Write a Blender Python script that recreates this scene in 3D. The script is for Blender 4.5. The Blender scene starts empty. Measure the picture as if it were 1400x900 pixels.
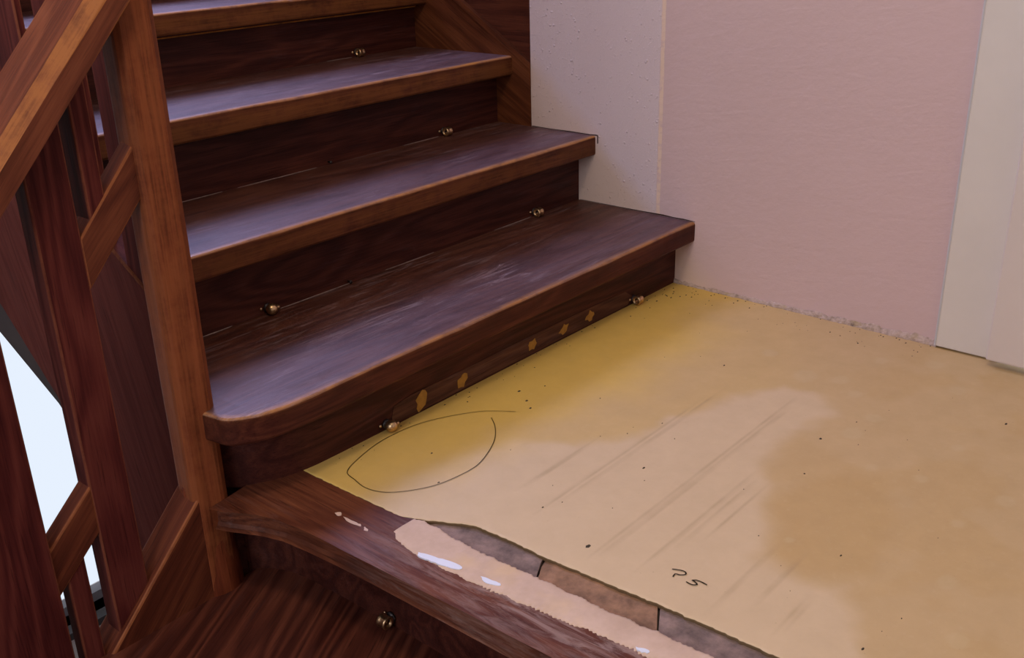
import bpy, bmesh, math, random
from mathutils import Vector, noise, Matrix

# ------------------------------------------------------------------ camera, world, light, exposure
SC = bpy.context.scene
COL = SC.collection
cam_d = bpy.data.cameras.new('camera')
cam_d.sensor_width = 36.0
cam_d.lens = 1403.28 / 1400 * 36.0
cam_d.clip_start = 0.02
cam = bpy.data.objects.new('camera', cam_d)
COL.objects.link(cam)
cam.location = (-2.1191, -1.302, 0.9118)
cam.rotation_euler = (1.1732, 0.025, -0.862)
SC.camera = cam

world = bpy.data.worlds.new('daylight')
SC.world = world
world.use_nodes = True
world.node_tree.nodes['Background'].inputs[0].default_value = (0.80, 0.88, 1.0, 1)
world.node_tree.nodes['Background'].inputs[1].default_value = 0.88

def area(name, loc, rot, sx, sy, col, watts):
    d = bpy.data.lights.new(name, 'AREA'); d.shape = 'RECTANGLE'
    d.size = sx; d.size_y = sy; d.color = col; d.energy = watts
    o = bpy.data.objects.new(name, d); COL.objects.link(o)
    o.location = loc; o.rotation_euler = rot
    return o
# daylight through the window high in the wall beside the upper landing
_d = Vector((-0.95, -1.15, -1.35))
area('daylight_upper_window', (-0.06, 2.0, 2.45), _d.to_track_quat('-Z', 'Y').to_euler(), 0.8, 0.95, (0.48, 0.52, 1.0), 66)
# daylight through the hall window behind the viewer
area('daylight_hall_window', (-3.9, -0.7, 1.5), (0, math.radians(-90), 0), 1.3, 1.6, (0.92, 0.93, 1.0), 30)
# warm fill light added above the hall, out of view
pl = bpy.data.lights.new('hall_warm_fill', 'POINT'); pl.energy = 40; pl.color = (1.0, 0.80, 0.58); pl.shadow_soft_size = 0.18
plo = bpy.data.objects.new('hall_warm_fill', pl); COL.objects.link(plo); plo.location = (-1.75, -0.7, 2.45)

vs = SC.view_settings
vs.view_transform = 'Standard'; vs.look = 'None'; vs.gamma = 1.0; vs.exposure = 0.18
vs.use_curve_mapping = False

# ------------------------------------------------------------------ node helpers
def new_mat(name):
    m = bpy.data.materials.new(name); m.use_nodes = True
    nt = m.node_tree
    return m, nt, nt.nodes['Principled BSDF']
class N:
    def __init__(s, nt): s.nt = nt; s.l = nt.links
    def put(s, inp, v):
        if isinstance(v, bpy.types.NodeSocket): s.l.new(v, inp)
        elif v is not None: inp.default_value = v
    def pos(s): return s.nt.nodes.new('ShaderNodeTexCoord').outputs['Object']
    def math(s, op, a, b=None, c=None, clamp=False):
        n = s.nt.nodes.new('ShaderNodeMath'); n.operation = op; n.use_clamp = clamp
        s.put(n.inputs[0], a)
        if b is not None: s.put(n.inputs[1], b)
        if c is not None: s.put(n.inputs[2], c)
        return n.outputs[0]
    def dot(s, v, d):
        n = s.nt.nodes.new('ShaderNodeVectorMath'); n.operation = 'DOT_PRODUCT'
        s.put(n.inputs[0], v); n.inputs[1].default_value = d
        return n.outputs['Value']
    def comb(s, x, y, z):
        n = s.nt.nodes.new('ShaderNodeCombineXYZ')
        s.put(n.inputs[0], x); s.put(n.inputs[1], y); s.put(n.inputs[2], z)
        return n.outputs[0]
    def sep(s, v):
        n = s.nt.nodes.new('ShaderNodeSeparateXYZ'); s.put(n.inputs[0], v); return n.outputs
    def noise(s, v, scale, detail=3, rough=0.55, dist=0.0):
        n = s.nt.nodes.new('ShaderNodeTexNoise'); s.put(n.inputs['Vector'], v)
        n.inputs['Scale'].default_value = scale; n.inputs['Detail'].default_value = detail
        n.inputs['Roughness'].default_value = rough; n.inputs['Distortion'].default_value = dist
        return n.outputs['Fac']
    def voro(s, v, scale):
        n = s.nt.nodes.new('ShaderNodeTexVoronoi'); s.put(n.inputs['Vector'], v); n.inputs['Scale'].default_value = scale
        return n.outputs['Distance']
    def ramp(s, f, stops):
        n = s.nt.nodes.new('ShaderNodeValToRGB'); s.put(n.inputs[0], f)
        e = n.color_ramp.elements
        while len(e) < len(stops): e.new(0.5)
        for el, (p, c) in zip(e, stops):
            el.position = p; el.color = (*c, 1) if len(c) == 3 else c
        return n.outputs[0]
    def mr(s, f, a, b, c=0.0, d=1.0):
        n = s.nt.nodes.new('ShaderNodeMapRange'); s.put(n.inputs[0], f)
        for i, v in enumerate((a, b, c, d)): n.inputs[i + 1].default_value = v
        return n.outputs[0]
    def mix(s, f, a, b, mode='MIX'):
        n = s.nt.nodes.new('ShaderNodeMix'); n.data_type = 'RGBA'; n.blend_type = mode
        s.put(n.inputs[0], f)
        s.put(n.inputs[6], (*a, 1) if isinstance(a, tuple) else a)
        s.put(n.inputs[7], (*b, 1) if isinstance(b, tuple) else b)
        return n.outputs[2]
    def attr(s, name):
        n = s.nt.nodes.new('ShaderNodeAttribute'); n.attribute_name = name
        return n.outputs
    def bump(s, h, strength, dist):
        n = s.nt.nodes.new('ShaderNodeBump'); s.put(n.inputs['Height'], h)
        n.inputs['Strength'].default_value = strength; n.inputs['Distance'].default_value = dist
        return n.outputs[0]

def lin(r, g, b):
    f = lambda c: c / 12.92 if c <= 0.04045 else ((c + 0.055) / 1.055) ** 2.4
    return (f(r / 255), f(g / 255), f(b / 255))

# ------------------------------------------------------------------ materials
def wood(name, axis, dark, mid, light, worn, rough=0.42, scuff=0.0, figure=1.0, spec=0.16, smear=False):
    m, nt, b = new_mat(name); n = N(nt)
    a = Vector(axis).normalized()
    h = Vector((0, 0, 1)) if abs(a.z) < 0.8 else Vector((0, 1, 0))
    e1 = a.cross(h).normalized(); e2 = a.cross(e1).normalized()
    P = n.pos()
    oi = nt.nodes.new('ShaderNodeObjectInfo').outputs['Random']
    u = n.math('ADD', n.dot(P, a), n.math('MULTIPLY', oi, 13.7)); v = n.dot(P, e1); w = n.math('ADD', n.dot(P, e2), n.math('MULTIPLY', oi, 5.3))
    g1 = n.comb(n.math('MULTIPLY', u, 1.1), n.math('MULTIPLY', v, 9.0), n.math('MULTIPLY', w, 9.0))
    fig = n.noise(g1, 1.0, 2.0, 0.5, 0.5)
    rings = n.math('SINE', n.math('MULTIPLY', fig, 60.0))
    g2 = n.comb(n.math('MULTIPLY', u, 9.0), n.math('MULTIPLY', v, 260.0), n.math('MULTIPLY', w, 260.0))
    fib = n.noise(g2, 1.0, 4.0, 0.65)
    blot = n.noise(n.comb(u, n.math('MULTIPLY', v, 2.2), n.math('MULTIPLY', w, 2.2)), 3.5, 4.0, 0.6)
    t = n.math('ADD', n.math('MULTIPLY', fib, 0.55), n.math('ADD', n.math('MULTIPLY', rings, 0.10 * figure), n.math('MULTIPLY', blot, 0.45)))
    c = n.ramp(t, [(0.22, dark), (0.50, mid), (0.80, light)])
    pores = n.mr(n.noise(n.comb(n.math('MULTIPLY', u, 14.0), n.math('MULTIPLY', v, 420.0), n.math('MULTIPLY', w, 420.0)), 1.0, 2.0, 0.5), 0.60, 0.72)
    c = n.mix(n.math('MULTIPLY', pores, 0.55), c, tuple(x * 0.35 for x in dark))
    we = n.attr('wear')['Fac']
    wn = n.mr(n.math('ADD', n.math('MULTIPLY', n.noise(P, 22.0, 5, 0.7), 0.6), n.math('MULTIPLY', fib, 0.4)), 0.32, 0.54)
    c = n.mix(n.math('MULTIPLY', we, n.math('MULTIPLY', wn, 0.95)), c, worn)
    r = n.mr(blot, 0.3, 0.7, rough - 0.07, rough + 0.12)
    if scuff > 0:
        sc0 = n.mr(n.noise(n.comb(n.math('MULTIPLY', u, 30.0), n.math('MULTIPLY', v, 30.0), n.math('MULTIPLY', w, 30.0)), 1.0, 6.0, 0.8, 2.5), 0.50, 0.75)
        r = n.math('ADD', r, n.math('MULTIPLY', n.math('SUBTRACT', sc0, 0.3), 0.10 if scuff > 0.3 else 0.0))
        sc1 = n.mr(n.noise(n.comb(n.math('MULTIPLY', u, 6.0), n.math('MULTIPLY', v, 60.0), n.math('MULTIPLY', w, 60.0)), 1.0, 5.0, 0.75, 1.2), 0.52, 0.78)
        area_ = n.mr(n.noise(P, 4.5, 3, 0.5), 0.42, 0.62)
        sm = n.math('MULTIPLY', n.math('MULTIPLY', sc1, area_), scuff)
        if scuff > 0.6:                                    # worn bloom with window sheen painted in, left off the shaded back
            trod_sheen = n.mr(n.math('ADD', n.attr('trod_sheen')['Fac'], n.math('MULTIPLY', n.math('SUBTRACT', n.noise(P, 5.0, 5, 0.65), 0.5), 0.9)), 0.30, 0.85)
            c = n.mix(n.math('MULTIPLY', trod_sheen, n.mr(n.noise(n.comb(n.math('MULTIPLY', u, 3.0), n.math('MULTIPLY', v, 16.0), n.math('MULTIPLY', w, 16.0)), 2.0, 6, 0.7, 0.8), 0.30, 0.70, 0.08, 0.50)), c, (0.165, 0.105, 0.125))
            scr = n.mr(n.noise(n.comb(n.math('MULTIPLY', n.math('ADD', u, n.math('MULTIPLY', v, 0.5)), 14.0), n.math('MULTIPLY', n.math('SUBTRACT', v, n.math('MULTIPLY', u, 0.35)), 150.0), 0.0), 1.0, 3.0, 0.7, 1.5), 0.64, 0.72)
            sm = n.math('MAXIMUM', sm, n.math('MULTIPLY', n.math('MULTIPLY', scr, area_), n.math('MULTIPLY', trod_sheen, 0.55)))
        c = n.mix(sm, c, (0.34, 0.25, 0.26))
        r = n.math('ADD', r, n.math('MULTIPLY', sm, 0.2))
    if smear:                                              # dried filler and scraped varnish along the outer part of the landing edge
        px, py, pz = n.sep(P)
        reg = n.mr(py, -0.20, -0.38)
        s1 = n.mr(n.noise(n.comb(n.math('MULTIPLY', px, 60.0), n.math('MULTIPLY', py, 9.0), n.math('MULTIPLY', pz, 60.0)), 1.0, 6.0, 0.75, 0.8), 0.44, 0.62)
        inner = n.mr(px, -1.275, -1.235, 0.45, 1.0)
        c = n.mix(n.math('MULTIPLY', n.math('MULTIPLY', reg, s1), n.math('MULTIPLY', inner, 0.75)), c, (0.36, 0.25, 0.215))
        r = n.math('ADD', r, n.math('MULTIPLY', reg, 0.15))
    n.put(b.inputs['Base Color'], c); n.put(b.inputs['Roughness'], r)
    b.inputs['Specular IOR Level'].default_value = spec
    n.put(b.inputs['Normal'], n.bump(n.math('SUBTRACT', fib, n.math('MULTIPLY', pores, 0.5)), 0.25, 0.0012))
    return m

D, M_, L_ = (0.022, 0.0055, 0.0040), (0.060, 0.0165, 0.0100), (0.120, 0.040, 0.020)
WORN = (0.52, 0.215, 0.035)
wood_tread = wood('stained oak tread', (1, 0, 0), (0.028, 0.0075, 0.0055), (0.068, 0.0200, 0.0120), (0.120, 0.042, 0.024), WORN, 0.50, 0.9, 1.0, 0.38)
wood_riser = wood('stained oak riser', (1, 0, 0), (0.020, 0.0045, 0.0036), (0.052, 0.0125, 0.0085), (0.100, 0.028, 0.016), WORN, 0.50, 0.08)
wood_post = wood('stained oak post', (0, 0, 1), (0.060, 0.0120, 0.0060), (0.145, 0.0330, 0.0140), (0.245, 0.066, 0.026), (0.29, 0.092, 0.032), 0.5, 0, 1.3, 0.10)
wood_board = wood('stained oak board', (0, 0, 1), (0.046, 0.0080, 0.0078), (0.094, 0.0190, 0.0155), (0.145, 0.036, 0.026), (0.18, 0.055, 0.030), 0.55, 0, 1.4, 0.08)
wood_rail = wood('stained oak rail', (0.68, 0, 0.735), (0.065, 0.015, 0.0080), (0.140, 0.037, 0.018), (0.220, 0.068, 0.032), (0.31, 0.110, 0.032), 0.50)
wood_pitch = wood('stained oak pitched board', (0.70, 0, 0.72), (0.048, 0.0100, 0.0060), (0.110, 0.027, 0.0125), (0.190, 0.056, 0.023), (0.26, 0.085, 0.030), 0.50)
wood_string = wood('stained oak string', (0, 0.86, 0.51), (0.045, 0.0105, 0.0045), (0.110, 0.031, 0.0110), (0.190, 0.062, 0.022), (0.26, 0.100, 0.030), 0.50)
wood_panel = wood('stained oak panel', (0, 1, 0), (0.033, 0.0075, 0.0040), (0.075, 0.019, 0.0090), (0.125, 0.037, 0.016), (0.2, 0.07, 0.02), 0.50)
wood_outer = wood('stained oak apron', (0, 0.3, 0.95), (0.070, 0.0165, 0.0135), (0.112, 0.030, 0.0235), (0.150, 0.046, 0.034), (0.2, 0.07, 0.03), 0.65, 0, 0.8, 0.05)
wood_winder = wood('stained oak winder', (0.88, 0.48, 0), (0.034, 0.0075, 0.0050), (0.072, 0.018, 0.0105), (0.115, 0.033, 0.018), (0.20, 0.07, 0.03), 0.48, 0.1, 2.0)
wood_face = wood('varnished oak nosing face', (1, 0, 0), (0.030, 0.0062, 0.0045), (0.066, 0.0160, 0.0095), (0.115, 0.034, 0.017), (0.27, 0.105, 0.026), 0.5, 0, 1, 0.12)
wood_nose = wood('stained oak nosing', (0, 1, 0), (0.045, 0.0105, 0.0060), (0.110, 0.031, 0.0150), (0.190, 0.062, 0.028), (0.22, 0.095, 0.050), 0.48, 0.35, 1.0, 0.2, True)

def simple(name, col, rough=0.6, metal=0.0, vary=0.0, scale=30.0, bump=0.0):
    m, nt, b = new_mat(name); n = N(nt)
    if vary > 0:
        f = n.noise(n.pos(), scale, 5, 0.65)
        n.put(b.inputs['Base Color'], n.mix(n.mr(f, 0.3, 0.7), tuple(c * (1 - vary) for c in col), tuple(min(1, c * (1 + vary)) for c in col)))
        if bump: n.put(b.inputs['Normal'], n.bump(f, bump, 0.002))
    else:
        b.inputs['Base Color'].default_value = (*col, 1)
    b.inputs['Roughness'].default_value = rough; b.inputs['Metallic'].default_value = metal
    return m
brass = simple('aged brass', (0.58, 0.40, 0.22), 0.33, 1.0, 0.35, 180.0)
dark_iron = simple('dark iron', (0.06, 0.05, 0.05), 0.45, 0.8, 0.3, 200.0)
white_paint = simple('white joinery paint', (0.66, 0.60, 0.56), 0.55, 0, 0.03, 6.0)
door_paint = simple('white door paint', (0.64, 0.555, 0.52), 0.5, 0, 0.03, 4.0)
bead_paint = simple('grey filler bead', (0.50, 0.48, 0.50), 0.6)
room_plaster = simple('pale plaster', (0.66, 0.60, 0.57), 0.9, 0, 0.03, 3.0)
ceiling_white = simple('white ceiling paint', (0.75, 0.74, 0.72), 0.9)
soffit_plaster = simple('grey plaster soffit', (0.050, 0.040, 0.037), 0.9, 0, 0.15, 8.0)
sill_grey = simple('grey sill paint', (0.22, 0.20, 0.21), 0.6, 0, 0.1, 8.0)
sill_dark = simple('dark sill', (0.045, 0.035, 0.033), 0.7)
pencil = simple('pencil line', (0.20, 0.14, 0.065), 0.8)
ink = simple('dark ink', (0.030, 0.017, 0.010), 0.6)
paint_dab = simple('pale blue white paint', (0.74, 0.77, 0.86), 0.5)
cream_dab = simple('peach paint', (0.62, 0.44, 0.35), 0.6, 0, 0.1, 60)
amber_glue = simple('amber glue', (0.36, 0.175, 0.022), 0.6, 0, 0.25, 60.0)
grit_dark = simple('dark grit', (0.05, 0.035, 0.02), 0.9)
varnish_dark = simple('dark varnish', (0.035, 0.014, 0.010), 0.5)
lower_stone = simple('lower floor stone', (0.06, 0.045, 0.04), 0.7, 0, 0.1, 5.0)
sub_grey = simple('grey subfloor', (0.205, 0.138, 0.115), 0.85, 0, 0.5, 34.0, 0.8)
sub_brown = simple('brown subfloor', (0.26, 0.140, 0.078), 0.85, 0, 0.5, 30.0, 0.8)
sub_bed = simple('dark mortar bed', (0.06, 0.045, 0.038), 0.95, 0, 0.3, 40.0, 0.6)

def glass_mat():
    m, nt, b = new_mat('window glass')
    b.inputs['Base Color'].default_value = (1, 1, 1, 1); b.inputs['Roughness'].default_value = 0.0
    b.inputs['Transmission Weight'].default_value = 1.0; b.inputs['IOR'].default_value = 1.01
    return m
glass = glass_mat()

def wall_mat():
    m, nt, b = new_mat('pink and white painted plaster'); n = N(nt)
    P = n.pos(); x, y, z = n.sep(P)
    yw = n.math('ADD', y, n.math('MULTIPLY', n.math('SUBTRACT', n.noise(P, 30.0, 3), 0.5), 0.004))
    side = n.mr(yw, 0.0605, 0.0635)                      # 1 = woodchip paint over the stairs
    line = n.math('MULTIPLY', n.mr(yw, 0.0500, 0.0520), n.mr(yw, 0.0600, 0.0640, 1.0, 0.0))
    big = n.noise(P, 2.4, 3, 0.5)
    pink = n.mix(big, (0.575, 0.415, 0.415), (0.625, 0.455, 0.455))
    white = n.mix(big, (0.62, 0.50, 0.52), (0.66, 0.55, 0.57))
    c = n.mix(side, pink, white)
    c = n.mix(n.math('MULTIPLY', line, n.mr(n.noise(P, 60.0, 3), 0.25, 0.5)), c, (0.74, 0.55, 0.44))
    # peach tone low on the wall, bounded by a slope beside the stair
    d1 = n.math('ADD', n.math('ADD', n.math('MULTIPLY', z, 1.0), n.math('MULTIPLY', y, -0.9)), n.math('MULTIPLY', n.noise(P, 9.0, 3), 0.06))
    peach = n.mr(d1, 0.10, 0.17, 0.75, 0.0)
    c = n.mix(peach, c, (0.62, 0.46, 0.37))
    n.put(b.inputs['Base Color'], c)
    b.inputs['Roughness'].default_value = 0.8
    chip = n.mr(n.noise(P, 150.0, 3, 0.6), 0.56, 0.80)
    bumps = n.math('MULTIPLY', n.mr(n.voro(P, 70.0), 0.0, 0.26, 1.0, 0.0), n.mr(n.noise(P, 24.0, 2), 0.48, 0.60))
    fine = n.noise(P, 50.0, 4, 0.6)
    streak = n.noise(n.comb(x, n.math('MULTIPLY', y, 9.0), n.math('MULTIPLY', n.math('ADD', z, n.math('MULTIPLY', y, 0.15)), 34.0)), 1.0, 4, 0.6, 0.6)
    hw = n.math('ADD', n.math('MULTIPLY', chip, 0.55), n.math('MULTIPLY', bumps, 1.0))
    hp = n.math('ADD', n.math('MULTIPLY', fine, 0.30), n.math('MULTIPLY', streak, 0.30))
    h = n.math('ADD', n.math('MULTIPLY', hw, side), n.math('MULTIPLY', hp, n.math('SUBTRACT', 1.0, side)))
    n.put(b.inputs['Normal'], n.bump(h, 0.6, 0.0050))
    return m
wall_paint = wall_mat()

def sheet_mat():
    m, nt, b = new_mat('yellow stained floor sheet'); n = N(nt)
    P = n.pos()
    a = n.attr('stain')
    col = a['Color']
    f = n.noise(P, 16.0, 6, 0.62); f2 = n.noise(P, 90.0, 4, 0.6)
    col = n.mix(n.mr(f, 0.3, 0.75, 0.0, 0.16), col, (0.30, 0.20, 0.085))
    col = n.mix(n.mr(f2, 0.55, 0.8, 0.0, 0.14), col, (0.66, 0.52, 0.32))
    spk = n.mr(n.noise(P, 240.0, 2, 0.5), 0.72, 0.80, 0.0, 0.35)
    col = n.mix(spk, col, (0.16, 0.10, 0.05))
    n.put(b.inputs['Base Color'], col)
    n.put(b.inputs['Roughness'], n.mr(f, 0.3, 0.7, 0.46, 0.62))
    b.inputs['Specular IOR Level'].default_value = 0.35
    n.put(b.inputs['Normal'], n.bump(n.math('ADD', f2, n.math('MULTIPLY', f, 1.5)), 0.12, 0.0015))
    return m
sheet_paint = sheet_mat()

def filler_mat():
    m, nt, b = new_mat('peach levelling filler'); n = N(nt)
    P = n.pos()
    f = n.noise(P, 26.0, 5, 0.6)
    rib = n.math('SINE', n.math('MULTIPLY', n.math('ADD', n.dot(P, (0.25, 1, 0)), n.math('MULTIPLY', f, 0.004)), 900.0))
    c = n.mix(n.mr(f, 0.3, 0.7), (0.54, 0.375, 0.265), (0.66, 0.475, 0.355))
    c = n.mix(n.mr(n.noise(P, 12.0, 3, 0.5), 0.56, 0.72, 0.0, 0.5), c, (0.72, 0.50, 0.26))
    n.put(b.inputs['Base Color'], c); b.inputs['Roughness'].default_value = 0.75
    n.put(b.inputs['Normal'], n.bump(n.math('ADD', f, n.math('MULTIPLY', rib, 0.06)), 0.3, 0.002))
    return m
filler_paint = filler_mat()
def rubble_mat():
    m, nt, b = new_mat('crumbled plaster edge'); n = N(nt)
    P = n.pos(); f = n.noise(P, 70.0, 6, 0.7); g = n.noise(P, 22.0, 3, 0.6)
    c = n.ramp(f, [(0.26, (0.07, 0.05, 0.04)), (0.38, (0.34, 0.25, 0.20)), (0.55, (0.50, 0.37, 0.31)), (0.78, (0.60, 0.46, 0.40))])
    c = n.mix(n.mr(g, 0.55, 0.66, 0.0, 0.6), c, (0.36, 0.27, 0.11))
    n.put(b.inputs['Base Color'], c); b.inputs['Roughness'].default_value = 0.95
    n.put(b.inputs['Normal'], n.bump(f, 0.8, 0.004))
    return m
rubble = rubble_mat()

# ------------------------------------------------------------------ mesh helpers (meshes are in world metres)
def link(name, bm, mat, parent=None, smooth=False, wear=True):
    bmesh.ops.recalc_face_normals(bm, faces=bm.faces[:])
    me = bpy.data.meshes.new(name); bm.to_mesh(me); bm.free()
    for mt in (mat if isinstance(mat, (list, tuple)) else [mat]): me.materials.append(mt)
    if smooth:
        for p in me.polygons: p.use_smooth = True
    o = bpy.data.objects.new(name, me); COL.objects.link(o)
    if parent is not None:
        o.parent = parent
        o.matrix_parent_inverse = Matrix.Translation(-Vector(WLOC.get(parent.name, (0, 0, 0))))
    return o
WLOC = {}
def thing(name, label, cat, loc, group=None):
    o = bpy.data.objects.new(name, None); COL.objects.link(o); o.location = loc
    o.empty_display_size = 0.1
    WLOC[o.name] = loc
    o['label'] = label; o['category'] = cat
    if group: o['group'] = group
    return o
def struct(o): o['kind'] = 'structure'; return o
def bevel(bm, edges, w, seg=2):
    lay = bm.faces.layers.float.get('wear') or bm.faces.layers.float.new('wear')
    r = bmesh.ops.bevel(bm, geom=edges, offset=w, segments=seg, profile=0.5, affect='EDGES', clamp_overlap=True)
    for f in r['faces']: f[lay] = 1.0
def prism(name, pts, axis, a0, a1, mat, parent=None, bw=0.0, seg=2, which=None):
    """extrude the 2-D polygon pts along axis from a0 to a1"""
    bm = bmesh.new()
    def mk(p, a):
        if axis == 'x': return (a, p[0], p[1])
        if axis == 'y': return (p[0], a, p[1])
        return (p[0], p[1], a)
    A = [bm.verts.new(mk(p, a0)) for p in pts]; B = [bm.verts.new(mk(p, a1)) for p in pts]
    bm.faces.new(A); bm.faces.new(B[::-1])
    k = len(pts)
    for i in range(k): bm.faces.new((A[i], B[i], B[(i + 1) % k], A[(i + 1) % k]))
    bmesh.ops.recalc_face_normals(bm, faces=bm.faces[:])
    if bw > 0:
        ed = [e for e in bm.edges if which is None or which(e)]
        bevel(bm, ed, bw, seg)
    return link(name, bm, mat, parent)
def box(name, x0, x1, y0, y1, z0, z1, mat, parent=None, bw=0.0, seg=2):
    return prism(name, [(x0, y0), (x1, y0), (x1, y1), (x0, y1)], 'z', z0, z1, mat, parent, bw, seg)
def ribbon(name, pts, w, z, mat, parent, closed=False):
    bm = bmesh.new(); V = []
    for i, p in enumerate(pts):
        a = pts[max(0, i - 1)]; c = pts[min(len(pts) - 1, i + 1)]
        d = Vector((c[0] - a[0], c[1] - a[1])); d = d.normalized() if d.length > 0 else Vector((1, 0))
        nx, ny = -d.y * w / 2, d.x * w / 2
        V.append((bm.verts.new((p[0] + nx, p[1] + ny, z)), bm.verts.new((p[0] - nx, p[1] - ny, z))))
    for (a, b), (c, d) in zip(V, V[1:]): bm.faces.new((a, b, d, c))
    bmesh.ops.solidify(bm, geom=bm.faces[:], thickness=0.0003)
    return link(name, bm, mat, parent)
def smooth_path(pts, k=6):
    out = []
    for i in range(len(pts) - 1):
        p0 = pts[max(0, i - 1)]; p1 = pts[i]; p2 = pts[i + 1]; p3 = pts[min(len(pts) - 1, i + 2)]
        for j in range(k):
            t = j / k
            out.append(tuple(0.5 * ((2 * b) + (-a + c) * t + (2 * a - 5 * b + 4 * c - d) * t * t + (-a + 3 * b - 3 * c + d) * t ** 3)
                             for a, b, c, d in zip(p0, p1, p2, p3)))
    out.append(tuple(pts[-1])); return out
def lathe(bm, prof, center, axis, seg=20):
    """prof = [(radius, along)], axis 'x','y','z'"""
    rings = []
    for r, h in prof:
        ring = []
        for i in range(seg):
            t = 2 * math.pi * i / seg; c, s = r * math.cos(t), r * math.sin(t)
            p = {'x': (h, c, s), 'y': (c, h, s), 'z': (c, s, h)}[axis]
            ring.append(bm.verts.new(Vector(p) + Vector(center)))
        rings.append(ring)
    for a, b in zip(rings, rings[1:]):
        for i in range(seg): bm.faces.new((a[i], a[(i + 1) % seg], b[(i + 1) % seg], b[i]))
    return rings
def cap(bm, ring): bm.faces.new(ring)

def front_strip(name, path, back, ztop, thick, mat, parent, r1=0.0065, r2=0.005, jit=0.0016, cuts=None, worn=0.017, seed=0, wear_gain=1.0, face=0.04):
    """a board whose rounded front edge follows path [(x, y)]; back(i, x, y) gives the rear point.
    A float 'wear' runs along the rubbed front arris."""
    bm = bmesh.new(); lay = bm.verts.layers.float.new('wear'); trd = bm.verts.layers.float.new('trod_sheen')
    rows = []
    n = len(path)
    for i, (x, y) in enumerate(path):
        a = path[max(0, i - 1)]; c = path[min(n - 1, i + 1)]
        d = Vector((c[0] - a[0], c[1] - a[1], 0)).normalized()
        o = Vector((d.y, -d.x, 0))                          # outward: right-hand side of travel
        p = Vector((x, y, 0))
        nz = noise.noise(Vector((x * 9 + seed * 3.1, y * 9, seed * 1.7)))
        nf = noise.noise(Vector((x * 70 + seed, y * 70, 4.0)))
        rr = r1 * (1 + 0.35 * nz)
        off = jit * (nz + 0.5 * nf)
        bx, by = back(i, x, y)
        row = []
        def add(v, w): vv = bm.verts.new(v); vv[lay] = w * wear_gain; vv[trd] = 1.0 if row else 0.0; row.append(vv)
        add((bx, by, ztop), 0)
        inn = p - o * worn
        lim = (Vector((bx, by, 0)) - p).dot(-o)
        if lim < worn * 1.2: inn = p - o * max(rr * 1.05, min(worn, lim * 0.8))
        add((inn.x, inn.y, ztop), 0.0)
        q = p - o * (worn * 0.62 if lim > worn else rr * 1.02); add((q.x, q.y, ztop - 0.0002), 0.55)
        for k in range(5):
            t = k / 4 * math.pi / 2
            q = p + o * (off - rr + rr * math.sin(t)); zz = ztop - rr + rr * math.cos(t) - abs(off) * 0.4
            add((q.x, q.y, zz), (0.7, 1, 1, 0.55, 0.12)[k])
        q = p + o * off * 0.5; add((q.x, q.y, ztop - thick * 0.40), face)
        for k in range(3):
            t = k / 2 * math.pi / 2
            q = p - o * (r2 - r2 * math.cos(t)); zz = ztop - thick + r2 - r2 * math.sin(t)
            add((q.x, q.y, zz), face * 0.8)
        add((bx, by, ztop - thick), 0)
        rows.append(row)
    for a, b in zip(rows, rows[1:]):
        for j in range(len(a)):
            k = (j + 1) % len(a)
            vs_ = [a[j], a[k], b[k], b[j]]
            try: bm.faces.new(vs_)
            except ValueError: pass
    bm.faces.new(rows[0]); bm.faces.new(rows[-1])
    bmesh.ops.remove_doubles(bm, verts=bm.verts[:], dist=1e-6)
    if isinstance(mat, (list, tuple)):
        bmesh.ops.recalc_face_normals(bm, faces=bm.faces[:])
        for f in bm.faces:
            if f.normal.z < 0.35: f.material_index = 1
    return link(name, bm, mat, parent)

# ------------------------------------------------------------------ key measures
H = [0.1673, 0.3439, 0.5250, 0.6957, 0.872, 1.048, 1.224]      # tread tops
RY = [0.0, 0.3049, 0.5849, 0.8898, 1.190, 1.490, 1.790]        # riser planes
NOSE = [0.052, 0.0536, 0.0569, 0.0517, 0.053, 0.053, 0.053]
TH = 0.050
XL = -1.305                                                    # left ends of the treads (outer string)
YS = 0.464                                                     # where plaster stops and the wall string begins

# ------------------------------------------------------------------ setting: walls, ceiling, windows, door
wr = struct(box('wall_right', 0.0, 0.20, -0.70, YS, -0.30, 3.2, wall_paint))
wf = struct(box('wall_front', -4.2, 0.2, -3.4, -3.2, -2.4, 3.2, room_plaster))
struct(box('wall_hall', 0.0, 0.20, -3.2, -1.62, -0.30, 3.2, room_plaster))
struct(box('wall_over_door', 0.0, 0.20, -1.62, -0.70, 2.08, 3.2, room_plaster))
struct(box('wall_stairwell', 0.0, 0.20, YS, 2.8, -2.4, 0.05, room_plaster))
struct(box('floor_lower', -4.2, 0.2, -3.4, 2.8, -2.55, -2.4, lower_stone))
# left wall with the hall window opening
def wall_with_hole(name, axis, a0, a1, u0, u1, z0, z1, hu0, hu1, hz0, hz1, mat):
    bm = bmesh.new()
    def bx(ua, ub, za, zb):
        pts = []
        for a in (a0, a1):
            for (u, z) in ((ua, za), (ub, za), (ub, zb), (ua, zb)):
                pts.append(bm.verts.new((a, u, z) if axis == 'x' else (u, a, z)))
        A, B = pts[:4], pts[4:]
        bm.faces.new(A); bm.faces.new(B)
        for i in range(4): bm.faces.new((A[i], B[i], B[(i + 1) % 4], A[(i + 1) % 4]))
    bx(u0, hu0, z0, z1); bx(hu1, u1, z0, z1); bx(hu0, hu1, z0, hz0); bx(hu0, hu1, hz1, z1)
    return struct(link(name, bm, mat))
wall_with_hole('wall_upper', 'x', 0.012, 0.20, YS, 2.8, 1.65, 3.2, 1.55, 2.45, 1.95, 2.95, room_plaster)
bmc = bmesh.new()
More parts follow.
